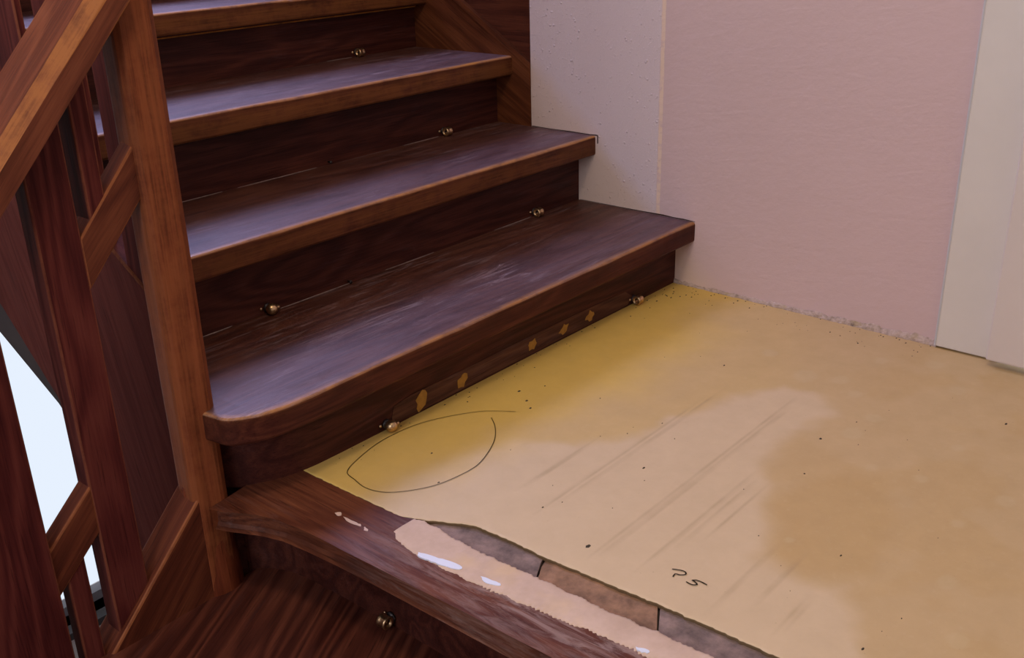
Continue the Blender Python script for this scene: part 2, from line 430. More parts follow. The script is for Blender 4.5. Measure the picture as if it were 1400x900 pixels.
def wbox(bm, x0, x1, y0, y1, z0, z1):
    v = [bm.verts.new((x, y, z)) for x in (x0, x1) for y in (y0, y1) for z in (z0, z1)]
    for f in ((0, 1, 3, 2), (4, 6, 7, 5), (0, 4, 5, 1), (2, 3, 7, 6), (0, 2, 6, 4), (1, 5, 7, 3)): bm.faces.new([v[i] for i in f])
wbox(bmc, -4.2, 0.2, -3.4, 2.8, 3.2, 3.35)
struct(link('ceiling', bmc, ceiling_white))
wall_with_hole('wall_left', 'x', -4.2, -4.0, -3.4, 2.8, -2.4, 3.2, -1.5, 0.1, 0.8, 2.2, room_plaster)
# back wall: lower stair window in view, upper one above the landing
bmw = bmesh.new()
YB = 2.6
wbox(bmw, -4.0, -1.5, YB, YB + 0.2, -2.4, 3.2)
wbox(bmw, -0.15, 0.0, YB, YB + 0.2, -2.4, 3.2)
wbox(bmw, -1.5, -0.15, YB, YB + 0.2, -2.4, -1.98)
wbox(bmw, -1.5, -0.15, YB, YB + 0.2, 0.6, 3.2)
struct(link('wall_back', bmw, room_plaster))
def window(name, x0, x1, z0, z1, sill=True):
    bm = bmesh.new(); wbox(bm, x0, x1, YB + 0.10, YB + 0.106, z0, z1)
    w = struct(link(name, bm, glass))
    bm = bmesh.new()
    t = 0.045
    wbox(bm, x0, x0 + t, YB + 0.07, YB + 0.13, z0, z1); wbox(bm, x1 - t, x1, YB + 0.07, YB + 0.13, z0, z1)
    wbox(bm, x0 + t, x1 - t, YB + 0.07, YB + 0.13, z1 - t, z1); wbox(bm, x0 + t, x1 - t, YB + 0.07, YB + 0.13, z0, z0 + t)
    link('window_frame', bm, sill_grey, w)
    if sill:
        bm = bmesh.new(); wbox(bm, x0 - 0.03, x1 + 0.03, YB - 0.06, YB + 0.09, z0 - 0.035, z0)
        link('window_sill', bm, sill_dark, w)
    return w
window('window_1', -1.5, -0.15, -1.98, 0.6)
bm = bmesh.new(); wbox(bm, 0.10, 0.106, 1.55, 2.45, 1.95, 2.95); w2 = struct(link('window_2', bm, glass))
bm = bmesh.new()
for q in ((1.55, 1.60, 1.95, 2.95), (2.40, 2.45, 1.95, 2.95), (1.60, 2.40, 1.95, 2.0), (1.60, 2.40, 2.90, 2.95)): wbox(bm, 0.08, 0.13, *q)
link('window_frame', bm, white_paint, w2)

# door on the hall side of the pink wall: casing board, then the leaf standing proud
d1 = struct(box('door_1', -0.052, -0.010, -1.60, -0.775, 0.016, 2.04, door_paint, None, 0.004))
box('casing_board', -0.014, 0.06, -0.790, -0.662, 0.004, 2.08, white_paint, d1, 0.003)
box('casing_bead', -0.0145, 0.02, -0.6635, -0.6585, 0.004, 2.08, bead_paint, d1, 0.002)
box('casing_board', -0.014, 0.06, -1.70, -1.585, 0.004, 2.08, white_paint, d1, 0.003)
box('casing_board', -0.014, 0.06, -1.70, -0.662, 2.04, 2.14, white_paint, d1, 0.003)

# ------------------------------------------------------------------ floor of the landing
SHEET = [(0.012, -1.190), (-0.10, -1.188), (-0.235, -1.184), (-0.265, -1.170), (-0.282, -1.162), (-0.320, -1.142), (-0.346, -1.129), (-0.419, -1.125), (-0.486, -1.126),
         (-0.557, -1.121), (-0.619, -1.118), (-0.678, -1.113), (-0.735, -1.111), (-0.790, -1.109), (-0.854, -1.108), (-1.30, -1.105), (-3.2, -1.105)]
def left_edge(y):
    for (ya, xa), (yb, xb) in zip(SHEET, SHEET[1:]):
        if ya >= y >= yb:
            t = (ya - y) / (ya - yb); return xa + (xb - xa) * t
    return SHEET[-1][1] if y < 0 else SHEET[0][1]
PALE = [(-1.20, -0.150), (-1.086, -0.152), (-0.98, -0.175), (-0.883, -0.215), (-0.83, -0.31), (-0.72, -0.385), (-0.64, -0.40), (-0.477, -0.430), (-0.39, -0.50), (-0.382, -0.557), (-0.43, -0.60),
        (-0.54, -0.60), (-0.68, -0.622), (-0.79, -0.672), (-0.835, -0.712), (-0.912, -0.742), (-0.931, -0.805), (-0.915, -0.862), (-1.05, -0.931), (-1.2, -1.02)]
TANS = [(-0.79, -0.672), (-0.62, -0.70), (-0.60, -0.79), (-0.70, -0.86), (-0.86, -0.88), (-0.93, -0.81), (-0.912, -0.742), (-0.84, -0.712)]
def sdf(poly, x, y):
    d = 1e9; inside = False
    j = len(poly) - 1
    for i in range(len(poly)):
        ax, ay = poly[j]; bx, by = poly[i]
        ex, ey = bx - ax, by - ay
        t = max(0, min(1, ((x - ax) * ex + (y - ay) * ey) / (ex * ex + ey * ey)))
        dx, dy = x - ax - ex * t, y - ay - ey * t
        d = min(d, dx * dx + dy * dy)
        if (ay > y) != (by > y) and x < ax + (y - ay) / (by - ay) * ex: inside = not inside
        j = i
    d = math.sqrt(d); return -d if inside else d
def ss(a, b, v):
    t = max(0.0, min(1.0, (v - a) / (b - a))); return t * t * (3 - 2 * t)
SPOTS = [(-0.483, -0.683, .024), (-0.102, -0.697, .022), (-0.194, -0.773, .02), (-0.402, -0.69, .018), (-0.817, -0.97, .018), (-0.933, -1.025, .016), (-0.858, -0.749, .009), (-0.562, -0.838, .014),
         (-0.546, -0.967, .018), (-0.579, -0.758, .014), (-0.314, -0.508, .03), (-0.286, -0.573, .022), (-0.25, -0.40, .02), (-0.33, -0.62, .016), (-0.42, -0.85, .014), (-0.15, -0.60, .016), (-0.66, -0.93, .012)]
GROOVES = [(-0.329, -1.02, -0.74), (-0.335, -1.0, -0.80), (-0.398, -1.06, -0.52), (-0.410, -1.0, -0.45), (-0.538, -1.10, -0.40), (-0.548, -1.08, -0.45), (-0.612, -1.09, -0.70), (-0.626, -1.0, -0.72), (-0.648, -0.95, -0.72), (-0.742, -1.10, -0.86), (-0.784, -1.06, -0.85), (-0.830, -1.09, -0.94), (-0.838, -1.07, -0.95)]
def mixc(a, b, t): return tuple(p + (q - p) * t for p, q in zip(a, b))
C_PALE = (0.645, 0.478, 0.285); C_TAN = (0.565, 0.390, 0.190); C_AMB = (0.70, 0.460, 0.100); C_BRN = (0.53, 0.345, 0.140); C_SPOT = (0.60, 0.45, 0.24)
def stain(x, y):
    n1 = noise.fractal(Vector((x * 7, y * 7, 0.3)), 1.0, 2.0, 4); n2 = noise.noise(Vector((x * 26, y * 26, 5.0)))
    d = sdf(PALE, x, y) + 0.030 * n1 + 0.008 * n2
    pale = 1 - ss(-0.020, 0.022 + 0.025 * max(0, n1), d)
    c = mixc(C_TAN, C_PALE, pale)
    n3 = noise.noise(Vector((x * 3.2, y * 3.2, 9.0)))
    dep = -y + 0.06 * n1 + 0.05 * n3
    reach = 0.24 + 0.14 * ss(-1.2, -0.55, x) - 0.09 * ss(-0.35, 0.0, x)
    am = (1 - ss(reach * 0.25, reach, dep)) * (0.75 + 0.25 * ss(-1.1, -0.8, x))
    c = mixc(c, C_AMB, 0.92 * am)
    mid = (1 - ss(0.0, 0.24, -y - reach)) * 0.35 * (1 - pale)
    c = mixc(c, C_AMB, mid * (0.5 + 0.5 * n3))
    br = 1 - ss(-0.03, 0.03, sdf(TANS, x, y) + 0.03 * n1 + 0.01 * n2)
    c = mixc(c, C_BRN, 0.75 * br)
    c = mixc(c, C_BRN, 0.45 * ss(-0.10, 0.35, n1) * (1 - pale) * ss(0.45, 0.75, -y))
    for sx, sy, r in SPOTS:
        dd = math.hypot(x - sx, (y - sy) * 1.2) + 0.006 * n2
        if dd < r * 1.3: c = mixc(c, C_SPOT, 0.40 * (1 - ss(r * 0.75, r * 1.15, dd)))
    for gy, xa, xb in GROOVES:
        dg = abs(y - gy - 0.0015 * n1)
        if dg < 0.006 and xa < x < xb:
            k = (1 - ss(0.0005, 0.0048, dg)) * min(1, (x - xa) * 14, (xb - x) * 14) * (0.45 + 0.55 * max(0, min(1, 0.6 + 1.2 * noise.noise(Vector((x * 20, gy * 50, 2.0))))))
            c = mixc(c, (0.34, 0.225, 0.115), 0.42 * k)
    return c
bm = bmesh.new()
ys = []
y = 0.006
while y > -1.32: ys.append(y); y -= 0.0046
ys += [-1.4, -1.6, -2.0, -2.6, -3.2]
NX = 210
colL = bm.verts.layers.float_color.new('stain')
grid = []
for yy in ys:
    xl = left_edge(yy) + (0.0022 * noise.noise(Vector((yy * 60, 1.0, 0))) + 0.0022 * noise.noise(Vector((yy * 170, 2.0, 0))))
    row = []
    for i in range(NX + 1):
        s = i / NX; x = xl + (0.004 - xl) * s
        z = 0.0009 * noise.noise(Vector((x * 3, yy * 3, 0)))
        v = bm.verts.new((x, yy, z)); v[colL] = (*stain(x, yy), 1)
        row.append(v)
    bot = bm.verts.new((xl + 0.0015, yy, -0.0090)); bot[colL] = (0.10, 0.06, 0.03, 1)  # dark sheet edge: shade of the gap is put into the vertex colour
    top2 = bm.verts.new((xl - 0.0004, yy, row[0].co.z - 0.0008)); top2[colL] = (0.16, 0.10, 0.05, 1)
    grid.append([bot, top2] + row)
for a, b in zip(grid, grid[1:]):
    for i in range(len(a) - 1): bm.faces.new((a[i], a[i + 1], b[i + 1], b[i]))
floor = struct(link('floor', bm, sheet_paint))
for p in floor.data.polygons: p.use_smooth = True
box('floor_slab', -1.20, 0.0, -3.2, 0.02, -0.16, -0.0135, sub_bed, floor)

# bare subfloor pieces between sheet and filler
def sub_piece(y0, y1, mat, k0, k1):
    bm = bmesh.new(); A = []; n = max(4, int((y0 - y1) / 0.012)); m = 6
    for i in range(n + 1):
        yy = y0 + (y1 - y0) * i / n
        xl = -1.186; xr = left_edge(yy) + 0.006
        row = []
        for q in range(m + 1):
            x = xl + (xr - xl) * q / m
            sk = (x + 1.15) * (k0 + (k1 - k0) * i / n)
            if i in (0, n): sk += 0.0045 * noise.noise(Vector((x * 90, y0 if i == 0 else y1, 3.0)))
            row.append(bm.verts.new((x, yy + sk, -0.0065 + 0.0016 * noise.noise(Vector((yy * 45, x * 45, 1))))))
        row.append(bm.verts.new((xr, row[-1].co.y, -0.0135))); row.insert(0, bm.verts.new((xl, row[0].co.y, -0.0135)))
        A.append(row)
    for a, b in zip(A, A[1:]):
        for j in range(len(a)): bm.faces.new((a[j], a[(j + 1) % len(a)], b[(j + 1) % len(a)], b[j]))
    bm.faces.new(A[0]); bm.faces.new(A[-1])
    return link('subfloor_piece', bm, mat, floor)
sub_piece(-0.262, -0.492, sub_grey, 0.0, 0.45)
sub_piece(-0.497, -0.700, sub_brown, 0.45, 0.6)
sub_piece(-0.7045, -1.05, sub_grey, 0.6, 0.3)
sub_piece(-1.056, -1.6, sub_brown, 0.3, 0.2)

# levelling filler along the landing edge
CEML = [(-0.262, -1.222), (-0.275, -1.233), (-0.325, -1.243), (-0.377, -1.242), (-0.435, -1.240), (-0.512, -1.233), (-0.585, -1.226), (-0.664, -1.216), (-0.731, -1.212), (-1.0, -1.205), (-1.6, -1.20)]
CEMR = [(-0.262, -1.176), (-0.275, -1.170), (-0.300, -1.170), (-0.345, -1.176), (-0.406, -1.177), (-0.462, -1.175), (-0.522, -1.171), (-0.582, -1.171), (-0.643, -1.169), (-0.711, -1.164), (-0.793, -1.161), (-1.0, -1.158), (-1.6, -1.155)]
def interp(T, y):
    for (ya, xa), (yb, xb) in zip(T, T[1:]):
        if ya >= y >= yb: return xa + (xb - xa) * (ya - y) / (ya - yb)
    return T[-1][1] if y < T[-1][0] else T[0][1]
bm = bmesh.new(); A = []
yy = -0.258
while yy > -1.5:
    j1 = 0.0040 * noise.noise(Vector((yy * 45, 0, 7))) + 0.0022 * noise.noise(Vector((yy * 200, 0, 3))) + (0.0022 * math.sin(yy * 900 + 3 * noise.noise(Vector((yy * 30, 1, 1)))) * (0.4 + noise.noise(Vector((yy * 22, 4, 4)))) * max(0, min(1, (-yy - 0.36) * 12)))
    j2 = 0.0040 * noise.noise(Vector((yy * 40, 5, 7))) + 0.0030 * noise.noise(Vector((yy * 170, 6, 3)))
    if yy < -0.40: j2 += 0.004 * max(0, noise.noise(Vector((yy * 60, 9, 1))))
    xl = interp(CEML, yy) + j1; xr = interp(CEMR, yy) + j2
    st = min(1, (-0.258 - yy) / 0.02)
    xm = xl + (xr - xl) * 0.4
    r = [(xl - 0.001, -0.004), (xl, 0.0006), (xl + 0.006, 0.0014), (xm, 0.0020 + 0.0007 * noise.noise(Vector((yy * 25, 2, 2)))), (xr - 0.004, 0.0012), (xr, 0.0002), (xr + 0.001, -0.010)]
    A.append([bm.verts.new((x, yy, z)) for x, z in r])
    yy -= 0.0016
for a, b in zip(A, A[1:]):
    for j in range(len(a)): bm.faces.new((a[j], a[(j + 1) % len(a)], b[(j + 1) % len(a)], b[j]))
bm.faces.new(A[0]); bm.faces.new(A[-1])
filler = link('filler_strip', bm, filler_paint, floor, True)
def blob(name, pts, z0, z1, mat, parent):
    sp = smooth_path(pts + [pts[0]], 4)[:-1]
    sp = [(a + 0.0016 * noise.noise(Vector((a * 300, b * 300, 1))), b + 0.0016 * noise.noise(Vector((a * 300, b * 300, 8)))) for a, b in sp]
    return prism(name, sp, 'z', z0, z1, mat, parent)
blob('paint_dab', [(-1.238, -0.33), (-1.232, -0.352), (-1.226, -0.377), (-1.223, -0.404), (-1.231, -0.408), (-1.239, -0.381), (-1.243, -0.355), (-1.245, -0.336)], 0.0, 0.0026, paint_dab, filler)
blob('paint_dab', [(-1.223, -0.444), (-1.220, -0.462), (-1.218, -0.477), (-1.223, -0.479), (-1.230, -0.460)], 0.0, 0.0026, paint_dab, filler)
blob('paint_dab', [(-1.208, -0.705), (-1.203, -0.721), (-1.209, -0.724), (-1.212, -0.710)], 0.0, 0.0024, paint_dab, filler)

# pencil outline, ink note and grit on the sheet
PENCIL = [(-0.795, -0.146), (-0.814, -0.116), (-0.843, -0.085), (-0.906, -0.048), (-0.965, -0.029), (-1.038, -0.027), (-1.104, -0.042), (-1.146, -0.061), (-1.156, -0.092), (-1.162, -0.126), (-1.152, -0.161), (-1.122, -0.191),
          (-1.077, -0.215), (-1.014, -0.225), (-0.971, -0.219), (-0.909, -0.191), (-0.866, -0.156), (-0.842, -0.125)]
ribbon('pencil_outline', smooth_path(PENCIL, 8), 0.0013, 0.0014, pencil, floor)
P1 = [(-1.034, -0.65), (-1.029, -0.661), (-1.028, -0.668), (-1.031, -0.672), (-1.035, -0.671), (-1.039, -0.666), (-1.041, -0.66), (-1.049, -0.661)]
F1 = [(-1.035, -0.691), (-1.039, -0.687), (-1.039, -0.69), (-1.042, -0.697), (-1.044, -0.697), (-1.047, -0.694), (-1.048, -0.689), (-1.047, -0.682)]
F2 = [(-1.035, -0.69), (-1.034, -0.699), (-1.035, -0.709)]
ribbon('handwritten_letter', smooth_path(P1, 5), 0.0019, 0.0014, ink, floor)
nf = ribbon('handwritten_numeral', smooth_path(F1, 5), 0.0019, 0.0014, ink, floor)
ribbon('numeral_bar', smooth_path(F2, 5), 0.0019, 0.0014, ink, nf)
random.seed(4)
bm = bmesh.new()
GR = [(-0.536, -0.647, .0032), (-0.666, -0.679, .0024), (-1.063, -0.519, .0045), (-0.721, -0.092, .003), (-0.744, -0.131, .003), (-0.764, -0.157, .0025), (-0.366, -0.353, .0022), (-0.671, -0.118, .002), (-1.008, -0.13, .0022),
      (-0.817, -0.455, .002), (-1.022, -0.397, .002), (-1.025, -0.935, .0025), (-0.849, -0.826, .002), (-1.072, -0.21, .0022), (-0.648, -0.239, .002), (-0.278, -0.887, .003)]
for i in range(150):
    t = random.random()
    if t < 0.45: GR.append((random.uniform(-0.10, -0.004) ** 1.0, random.uniform(-0.66, -0.02), random.uniform(.0008, .0022)))
    elif t < 0.75: GR.append((random.uniform(-1.17, -0.05), -abs(random.gauss(0, 0.02)) - 0.003, random.uniform(.0008, .002)))
    else: GR.append((random.uniform(-1.08, -0.05), random.uniform(-1.0, -0.03), random.uniform(.0006, .0013)))
for gx, gy, gr in GR:
    a0 = random.random() * 6; k = 5; el = random.uniform(1, 2.2)
    vb = [bm.verts.new((gx + gr * math.cos(a0 + 6.283 * q / k) * el, gy + gr * math.sin(a0 + 6.283 * q / k), -0.0005)) for q in range(k)]
    vt = bm.verts.new((gx, gy, gr * 0.35 + 0.001))
    for q in range(k): bm.faces.new((vb[q], vb[(q + 1) % k], vt))
gg = link('grit', bm, grit_dark, floor); gg['kind'] = 'stuff'

# crumbled plaster strip where the skirting was removed
bm = bmesh.new(); A = []
yy = 0.0
while yy > -0.664:
    t = -yy / 0.66
    hh = 0.008 + 0.010 * t + 0.006 * noise.noise(Vector((yy * 30, 0, 0))) + 0.004 * noise.noise(Vector((yy * 110, 3, 0)))
    if t < 0.08: hh += 0.008 * (1 - t / 0.08)
    dp = 0.005 + 0.004 * t + 0.004 * noise.noise(Vector((yy * 40, 8, 0)))
    row = []
    for k in range(7):
        s = k / 6
        x = -dp * (1 - s ** 2) - 0.0015 * noise.noise(Vector((yy * 120, s * 5, 2))) - (0 if k < 6 else -0.004)
        row.append(bm.verts.new((min(x, 0.004), yy, hh * s - 0.002)))
    A.append(row); yy -= 0.003
for a, b in zip(A, A[1:]):
    for j in range(6): bm.faces.new((a[j], a[j + 1], b[j + 1], b[j]))
link('plaster_edge', bm, rubble, wr)
for q in ([(0.462, 0.3445), (0.462, 0.3466), (0.40, 0.3458), (0.33, 0.3470), (0.27, 0.3462), (0.249, 0.3475), (0.243, 0.346), (0.2425, 0.326), (0.2455, 0.324), (0.246, 0.3445)],
          [(0.30, 0.168), (0.30, 0.1690), (0.17, 0.1694), (0.10, 0.1702), (0.04, 0.1716), (0.01, 0.1700), (-0.02, 0.1708), (-0.052, 0.1690), (-0.052, 0.168)]):
    prism('varnish_line', q, 'x', -0.0008, 0.002, varnish_dark, wr)

# ------------------------------------------------------------------ upper flight
up = thing('wooden_staircase', 'dark stained oak flight rising from the yellow landing to the wall panel', 'staircase', (-0.63, 0.0, 0.0))
# bottom tread with its rounded left end
T1 = [(-1.352, 0.075), (-1.350, 0.050), (-1.345, 0.020), (-1.338, -0.010), (-1.318, -0.029), (-1.288, -0.043), (-1.251, -0.051), (-1.209, -0.054), (-1.147, -0.0545), (-1.08, -0.054)]
path = smooth_path(T1, 5)
x = -1.08
while x < 0.0: x += 0.02; path.append((min(x, 0.006), -0.0525))
front_strip('tread', path, lambda i, x, y: (x, 0.10) if x < -1.305 else (x, RY[1] + 0.02), H[0], TH, [wood_tread, wood_face], up, seed=1, wear_gain=0.8, face=0.02)
for k in range(1, 7):
    path = []; x = XL
    while x < 0.004: path.append((x, RY[k] - NOSE[k])); x += 0.02
    path.append((0.006 if k < 2 else -0.001, RY[k] - NOSE[k]))
    yb = RY[k + 1] + 0.02 if k < 6 else 2.55
    front_strip('tread', path, lambda i, x, y, yb=yb: (x, yb), H[k], TH, [wood_tread, wood_face], up, seed=k + 1, wear_gain=(0, 1.0, 1.1, 1.1, 1, 1, 1)[k], face=(0, 0.30, 0.38, 0.42, 0.4, 0.4, 0.4)[k])
# risers
R1 = [(-1.322, 0.10), (-1.310, 0.075), (-1.290, 0.050), (-1.262, 0.030), (-1.22, 0.012), (-1.17, 0.002), (-1.10, 0.0), (-0.9, 0.0), (0.0, 0.0)]
rp = smooth_path(R1[:7], 5) + R1[7:]
poly = rp + [(q[0] + 0.003, q[1] + 0.022) for q in reversed(rp)]
r1 = prism('riser', poly, 'z', -0.003, H[0] - TH + 0.002, wood_riser, up)
for k in range(1, 7):
    box('riser', XL, 0.0, RY[k], RY[k] + 0.022, H[k - 1] - 0.004, H[k] - TH + 0.002, wood_riser, up)
    if k > 1: box('scotia', XL, -0.001, RY[k] - 0.010, RY[k] + 0.001, H[k] - TH - 0.011, H[k] - TH + 0.001, wood_riser, up, 0.004, 2)
# scraped band and glue patches at the foot of the lowest riser
prism('scraped_band', [(-0.985, 0.006), (-0.93, 0.004), (-0.5, 0.005), (-0.21, 0.004), (-0.19, 0.020), (-0.22, 0.040), (-0.35, 0.044), (-0.55, 0.046), (-0.80, 0.045), (-0.93, 0.046), (-0.975, 0.040)], 'y', -0.0012, 0.004,
      wood('scraped oak', (1, 0, 0), (0.035, 0.012, 0.008), (0.085, 0.032, 0.018), (0.15, 0.065, 0.035), WORN, 0.6, 0.25), r1)
def patch(cx, w, hgt, lean, seed):
    random.seed(seed); pts = []
    for q in range(11):
        t = q / 11 * 6.283
        rr = 1 + random.uniform(-0.38, 0.25)
        pts.append((cx + w * rr * math.cos(t) + lean * hgt * math.sin(t), 0.024 + hgt * rr * math.sin(t)))
    prism('glue_patch', pts, 'y', -0.0022, 0.002, amber_glue, r1)
for i, (cx, w, hh, ln) in enumerate([(-0.905, .014, .018, .35), (-0.790, .014, .016, .2), (-0.569, .017, .014, .1), (-0.459, .015, .012, .25), (-0.361, .017, .013, .1)]): patch(cx, w, hh, ln, i + 5)

# pale dust lying in the corner between tread and riser
dust = simple('pale dust', (0.26, 0.20, 0.18), 0.95, 0, 0.4, 90.0)
for k, xa, xb in ((1, -0.985, -0.80), (1, -0.70, -0.55), (1, -0.34, -0.20), (2, -1.24, -0.90), (2, -0.86, -0.64), (2, -0.36, -0.235), (3, -0.33, -0.245), (1, -1.20, -1.10)):
    m_ = 14; a_ = []; b_ = []
    for q in range(m_ + 1):
        xx = xa + (xb - xa) * q / m_; w_ = 0.0030 * math.sin(math.pi * q / m_) ** 0.5 * (0.65 + 0.7 * noise.noise(Vector((xx * 40, k, 0))))
        a_.append((xx, RY[k] + 0.001)); b_.append((xx, RY[k] - 0.0004 - max(0, w_)))
    prism('dust_line', a_ + b_[::-1], 'z', H[k - 1] - 0.001, H[k - 1] + 0.0008, dust, up)

# string against the wall, with the darker panel above it
m_s = 0.618
zt = lambda y: 0.508 + m_s * (y - 0.46)
ws = prism('wall_string', [(YS, 0.05), (YS, zt(YS)), (2.6, zt(2.6)), (2.6, 0.9), (1.0, 0.05)], 'x', -0.001, 0.05, wood_string, up, 0.0)
pt_ = lambda y: zt(y) - 0.004
prism('string_bead', [(YS, zt(YS) - 0.018), (2.6, zt(2.6) - 0.018), (2.6, zt(2.6)), (YS, zt(YS))], 'x', -0.0035, 0.02, wood_string, ws, 0.0)
prism('wall_panel', [(YS, pt_(YS)), (2.6, pt_(2.6)), (2.6, 1.84), (YS, 1.65)], 'x', 0.010, 0.06, wood_panel, up)
# outer string over the stairwell, with the plaster soffit behind it
nl = lambda y: 0.167 + 0.593 * (y + 0.05)
low = [(0.09, -0.62), (0.425, -0.62), (0.43, -0.30), (0.455, -0.15), (0.51, -0.045), (0.581, 0.029), (0.758, 0.189), (1.00, 0.37), (1.4, 0.62), (1.95, 0.93), (2.5, 0.95)]
top = [(2.5, nl(2.0) + 0.04), (1.95, nl(1.95) + 0.055), (0.09, nl(0.09) + 0.055)]
os_ = prism('outer_string', low + top, 'x', -1.340, XL + 0.004, wood_outer, up, 0.004, 2)
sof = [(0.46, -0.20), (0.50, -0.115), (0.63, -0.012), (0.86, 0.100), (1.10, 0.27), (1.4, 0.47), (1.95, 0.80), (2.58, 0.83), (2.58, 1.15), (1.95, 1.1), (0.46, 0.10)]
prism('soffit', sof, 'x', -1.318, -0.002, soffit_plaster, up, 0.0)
prism('leak_block', [(-1.32, 0.112), (-1.285, 0.080), (-1.22, 0.036), (-1.15, 0.024), (-1.15, 0.32), (-1.32, 0.32)], 'z', -0.04, 0.115, wood_riser, up)  # hidden block added to stop light leaking past the curved riser

# ------------------------------------------------------------------ balustrade of the upper flight
ub = thing('stair_balustrade', 'dark vertical board balustrade above the outer string of the upper flight, behind the handrail', 'balustrade', (-1.32, 0.3, nl(0.3)))
for (ya, yb) in [(0.125, 0.214), (0.256, 0.370), (0.432, 0.549), (0.60, 0.726), (0.776, 0.902), (0.952, 1.078), (1.128, 1.254), (1.304, 1.43)]:
    prism('baluster', [(ya, nl(ya) + 0.050), (yb, nl(yb) + 0.050), (yb, nl(yb) + 0.86), (ya, nl(ya) + 0.86)], 'x', -1.336, -1.322, wood_board, ub, 0.003)
prism('handrail', [(0.08, nl(0.08) + 0.85), (1.6, nl(1.6) + 0.85), (1.6, nl(1.6) + 0.91), (0.08, nl(0.08) + 0.91)], 'x', -1.365, -1.280, wood_rail, ub, 0.012)

# ------------------------------------------------------------------ lower flight and landing edge
lo = thing('winder_staircase', 'dark oak winder steps descending below the worn landing nosing', 'staircase', (-1.30, -0.3, -0.60))
NOSEF = [(-1.349, 0.036), (-1.341, 0.014), (-1.329, -0.010), (-1.313, -0.043), (-1.300, -0.085), (-1.294, -0.136), (-1.2885, -0.208), (-1.285, -0.293), (-1.282, -0.414), (-1.279, -0.548), (-1.276, -0.70), (-1.274, -1.3)]
np_ = []
for a, b in zip(NOSEF, NOSEF[1:]):
    k = max(1, int(abs(a[1] - b[1]) / 0.015))
    for q in range(k): np_.append((a[0] + (b[0] - a[0]) * q / k, a[1] + (b[1] - a[1]) * q / k))
np_.append(NOSEF[-1]); np_ = np_[::-1]
np_ = [(x_, y_) for x_, y_ in np_]
# travel runs towards the newel so that 'outward' points down the lower flight
def nb(i, x, y):
    if y > -0.02: return (-1.19 if y < 0.012 else -1.23, y + 0.015)
    return (left_edge(y) - 0.0015 if y > -0.27 else -1.186, y)
nose = front_strip('landing_nosing', [(x, y) for x, y in np_[::-1]][::-1], nb, 0.0, 0.044, wood_nose, lo, r1=0.016, r2=0.010, seed=11, worn=0.030, wear_gain=0.8)
# little inside corner of the landing behind the curved nosing
prism('nosing_end', [(-1.349, 0.034), (-1.20, 0.03), (-1.20, -0.02), (-1.24, -0.02), (-1.318, -0.02)], 'z', -0.0430, -0.0006, wood_nose, lo)
blob('paint_fleck', [(-1.244, -0.144), (-1.238, -0.149), (-1.242, -0.157), (-1.247, -0.154)], -0.001, 0.0008, cream_dab, nose)
blob('paint_fleck', [(-1.243, -0.163), (-1.242, -0.181), (-1.241, -0.202), (-1.245, -0.204), (-1.248, -0.180)], -0.001, 0.0008, cream_dab, nose)
blob('paint_fleck', [(-1.242, -0.211), (-1.242, -0.221), (-1.247, -0.224), (-1.248, -0.219)], -0.001, 0.0008, cream_dab, nose)
RIS = [(-1.335, 0.075), (-1.318, 0.066), (-1.301, 0.061), (-1.286, 0.054), (-1.264, 0.032), (-1.248, -0.008), (-1.241, -0.06), (-1.237, -0.148), (-1.235, -0.30), (-1.234, -1.3)]
rp = smooth_path(RIS[:8], 5) + RIS[8:]
poly = rp + [(q[0] + 0.022, q[1] + 0.004) for q in reversed(rp)]
prism('riser', poly, 'z', -0.18, -0.040, wood_riser, lo)
prism('leak_block', [(-1.33, 0.095), (-1.285, 0.080), (-1.252, 0.050), (-1.225, 0.0), (-1.215, -0.2), (-1.20, 0.32), (-1.33, 0.32)], 'z', -0.62, -0.042, wood_riser, lo)  # unseen filler block added against light leaks below the landing nosing
box('riser_joint', -1.2925, -1.2885, 0.0535, 0.060, -0.175, -0.044, wood_riser, lo)
def winder(k):
    zt_ = -0.175 * (k + 1); xf = -1.60 - 0.25 * k; xb = -1.225 - 0.25 * k if k else -1.22
    pth = []
    yy = 0.05
    while yy > -1.3: pth.append((xf + 0.10 * max(0, -yy) * -0.6, yy)); yy -= 0.04
    return front_strip('tread', pth[::-1], lambda i, x, y, xb=xb: (xb, y), zt_, 0.045, wood_winder, lo, seed=20 + k)
for k in range(6):
    winder(k)
    if k: 
        xr = -1.56 - 0.25 * (k - 1)
        box('riser', xr, xr + 0.02, -1.3, 0.04, -0.175 * (k + 1) - 0.002, -0.175 * k - 0.043, wood_riser, lo)

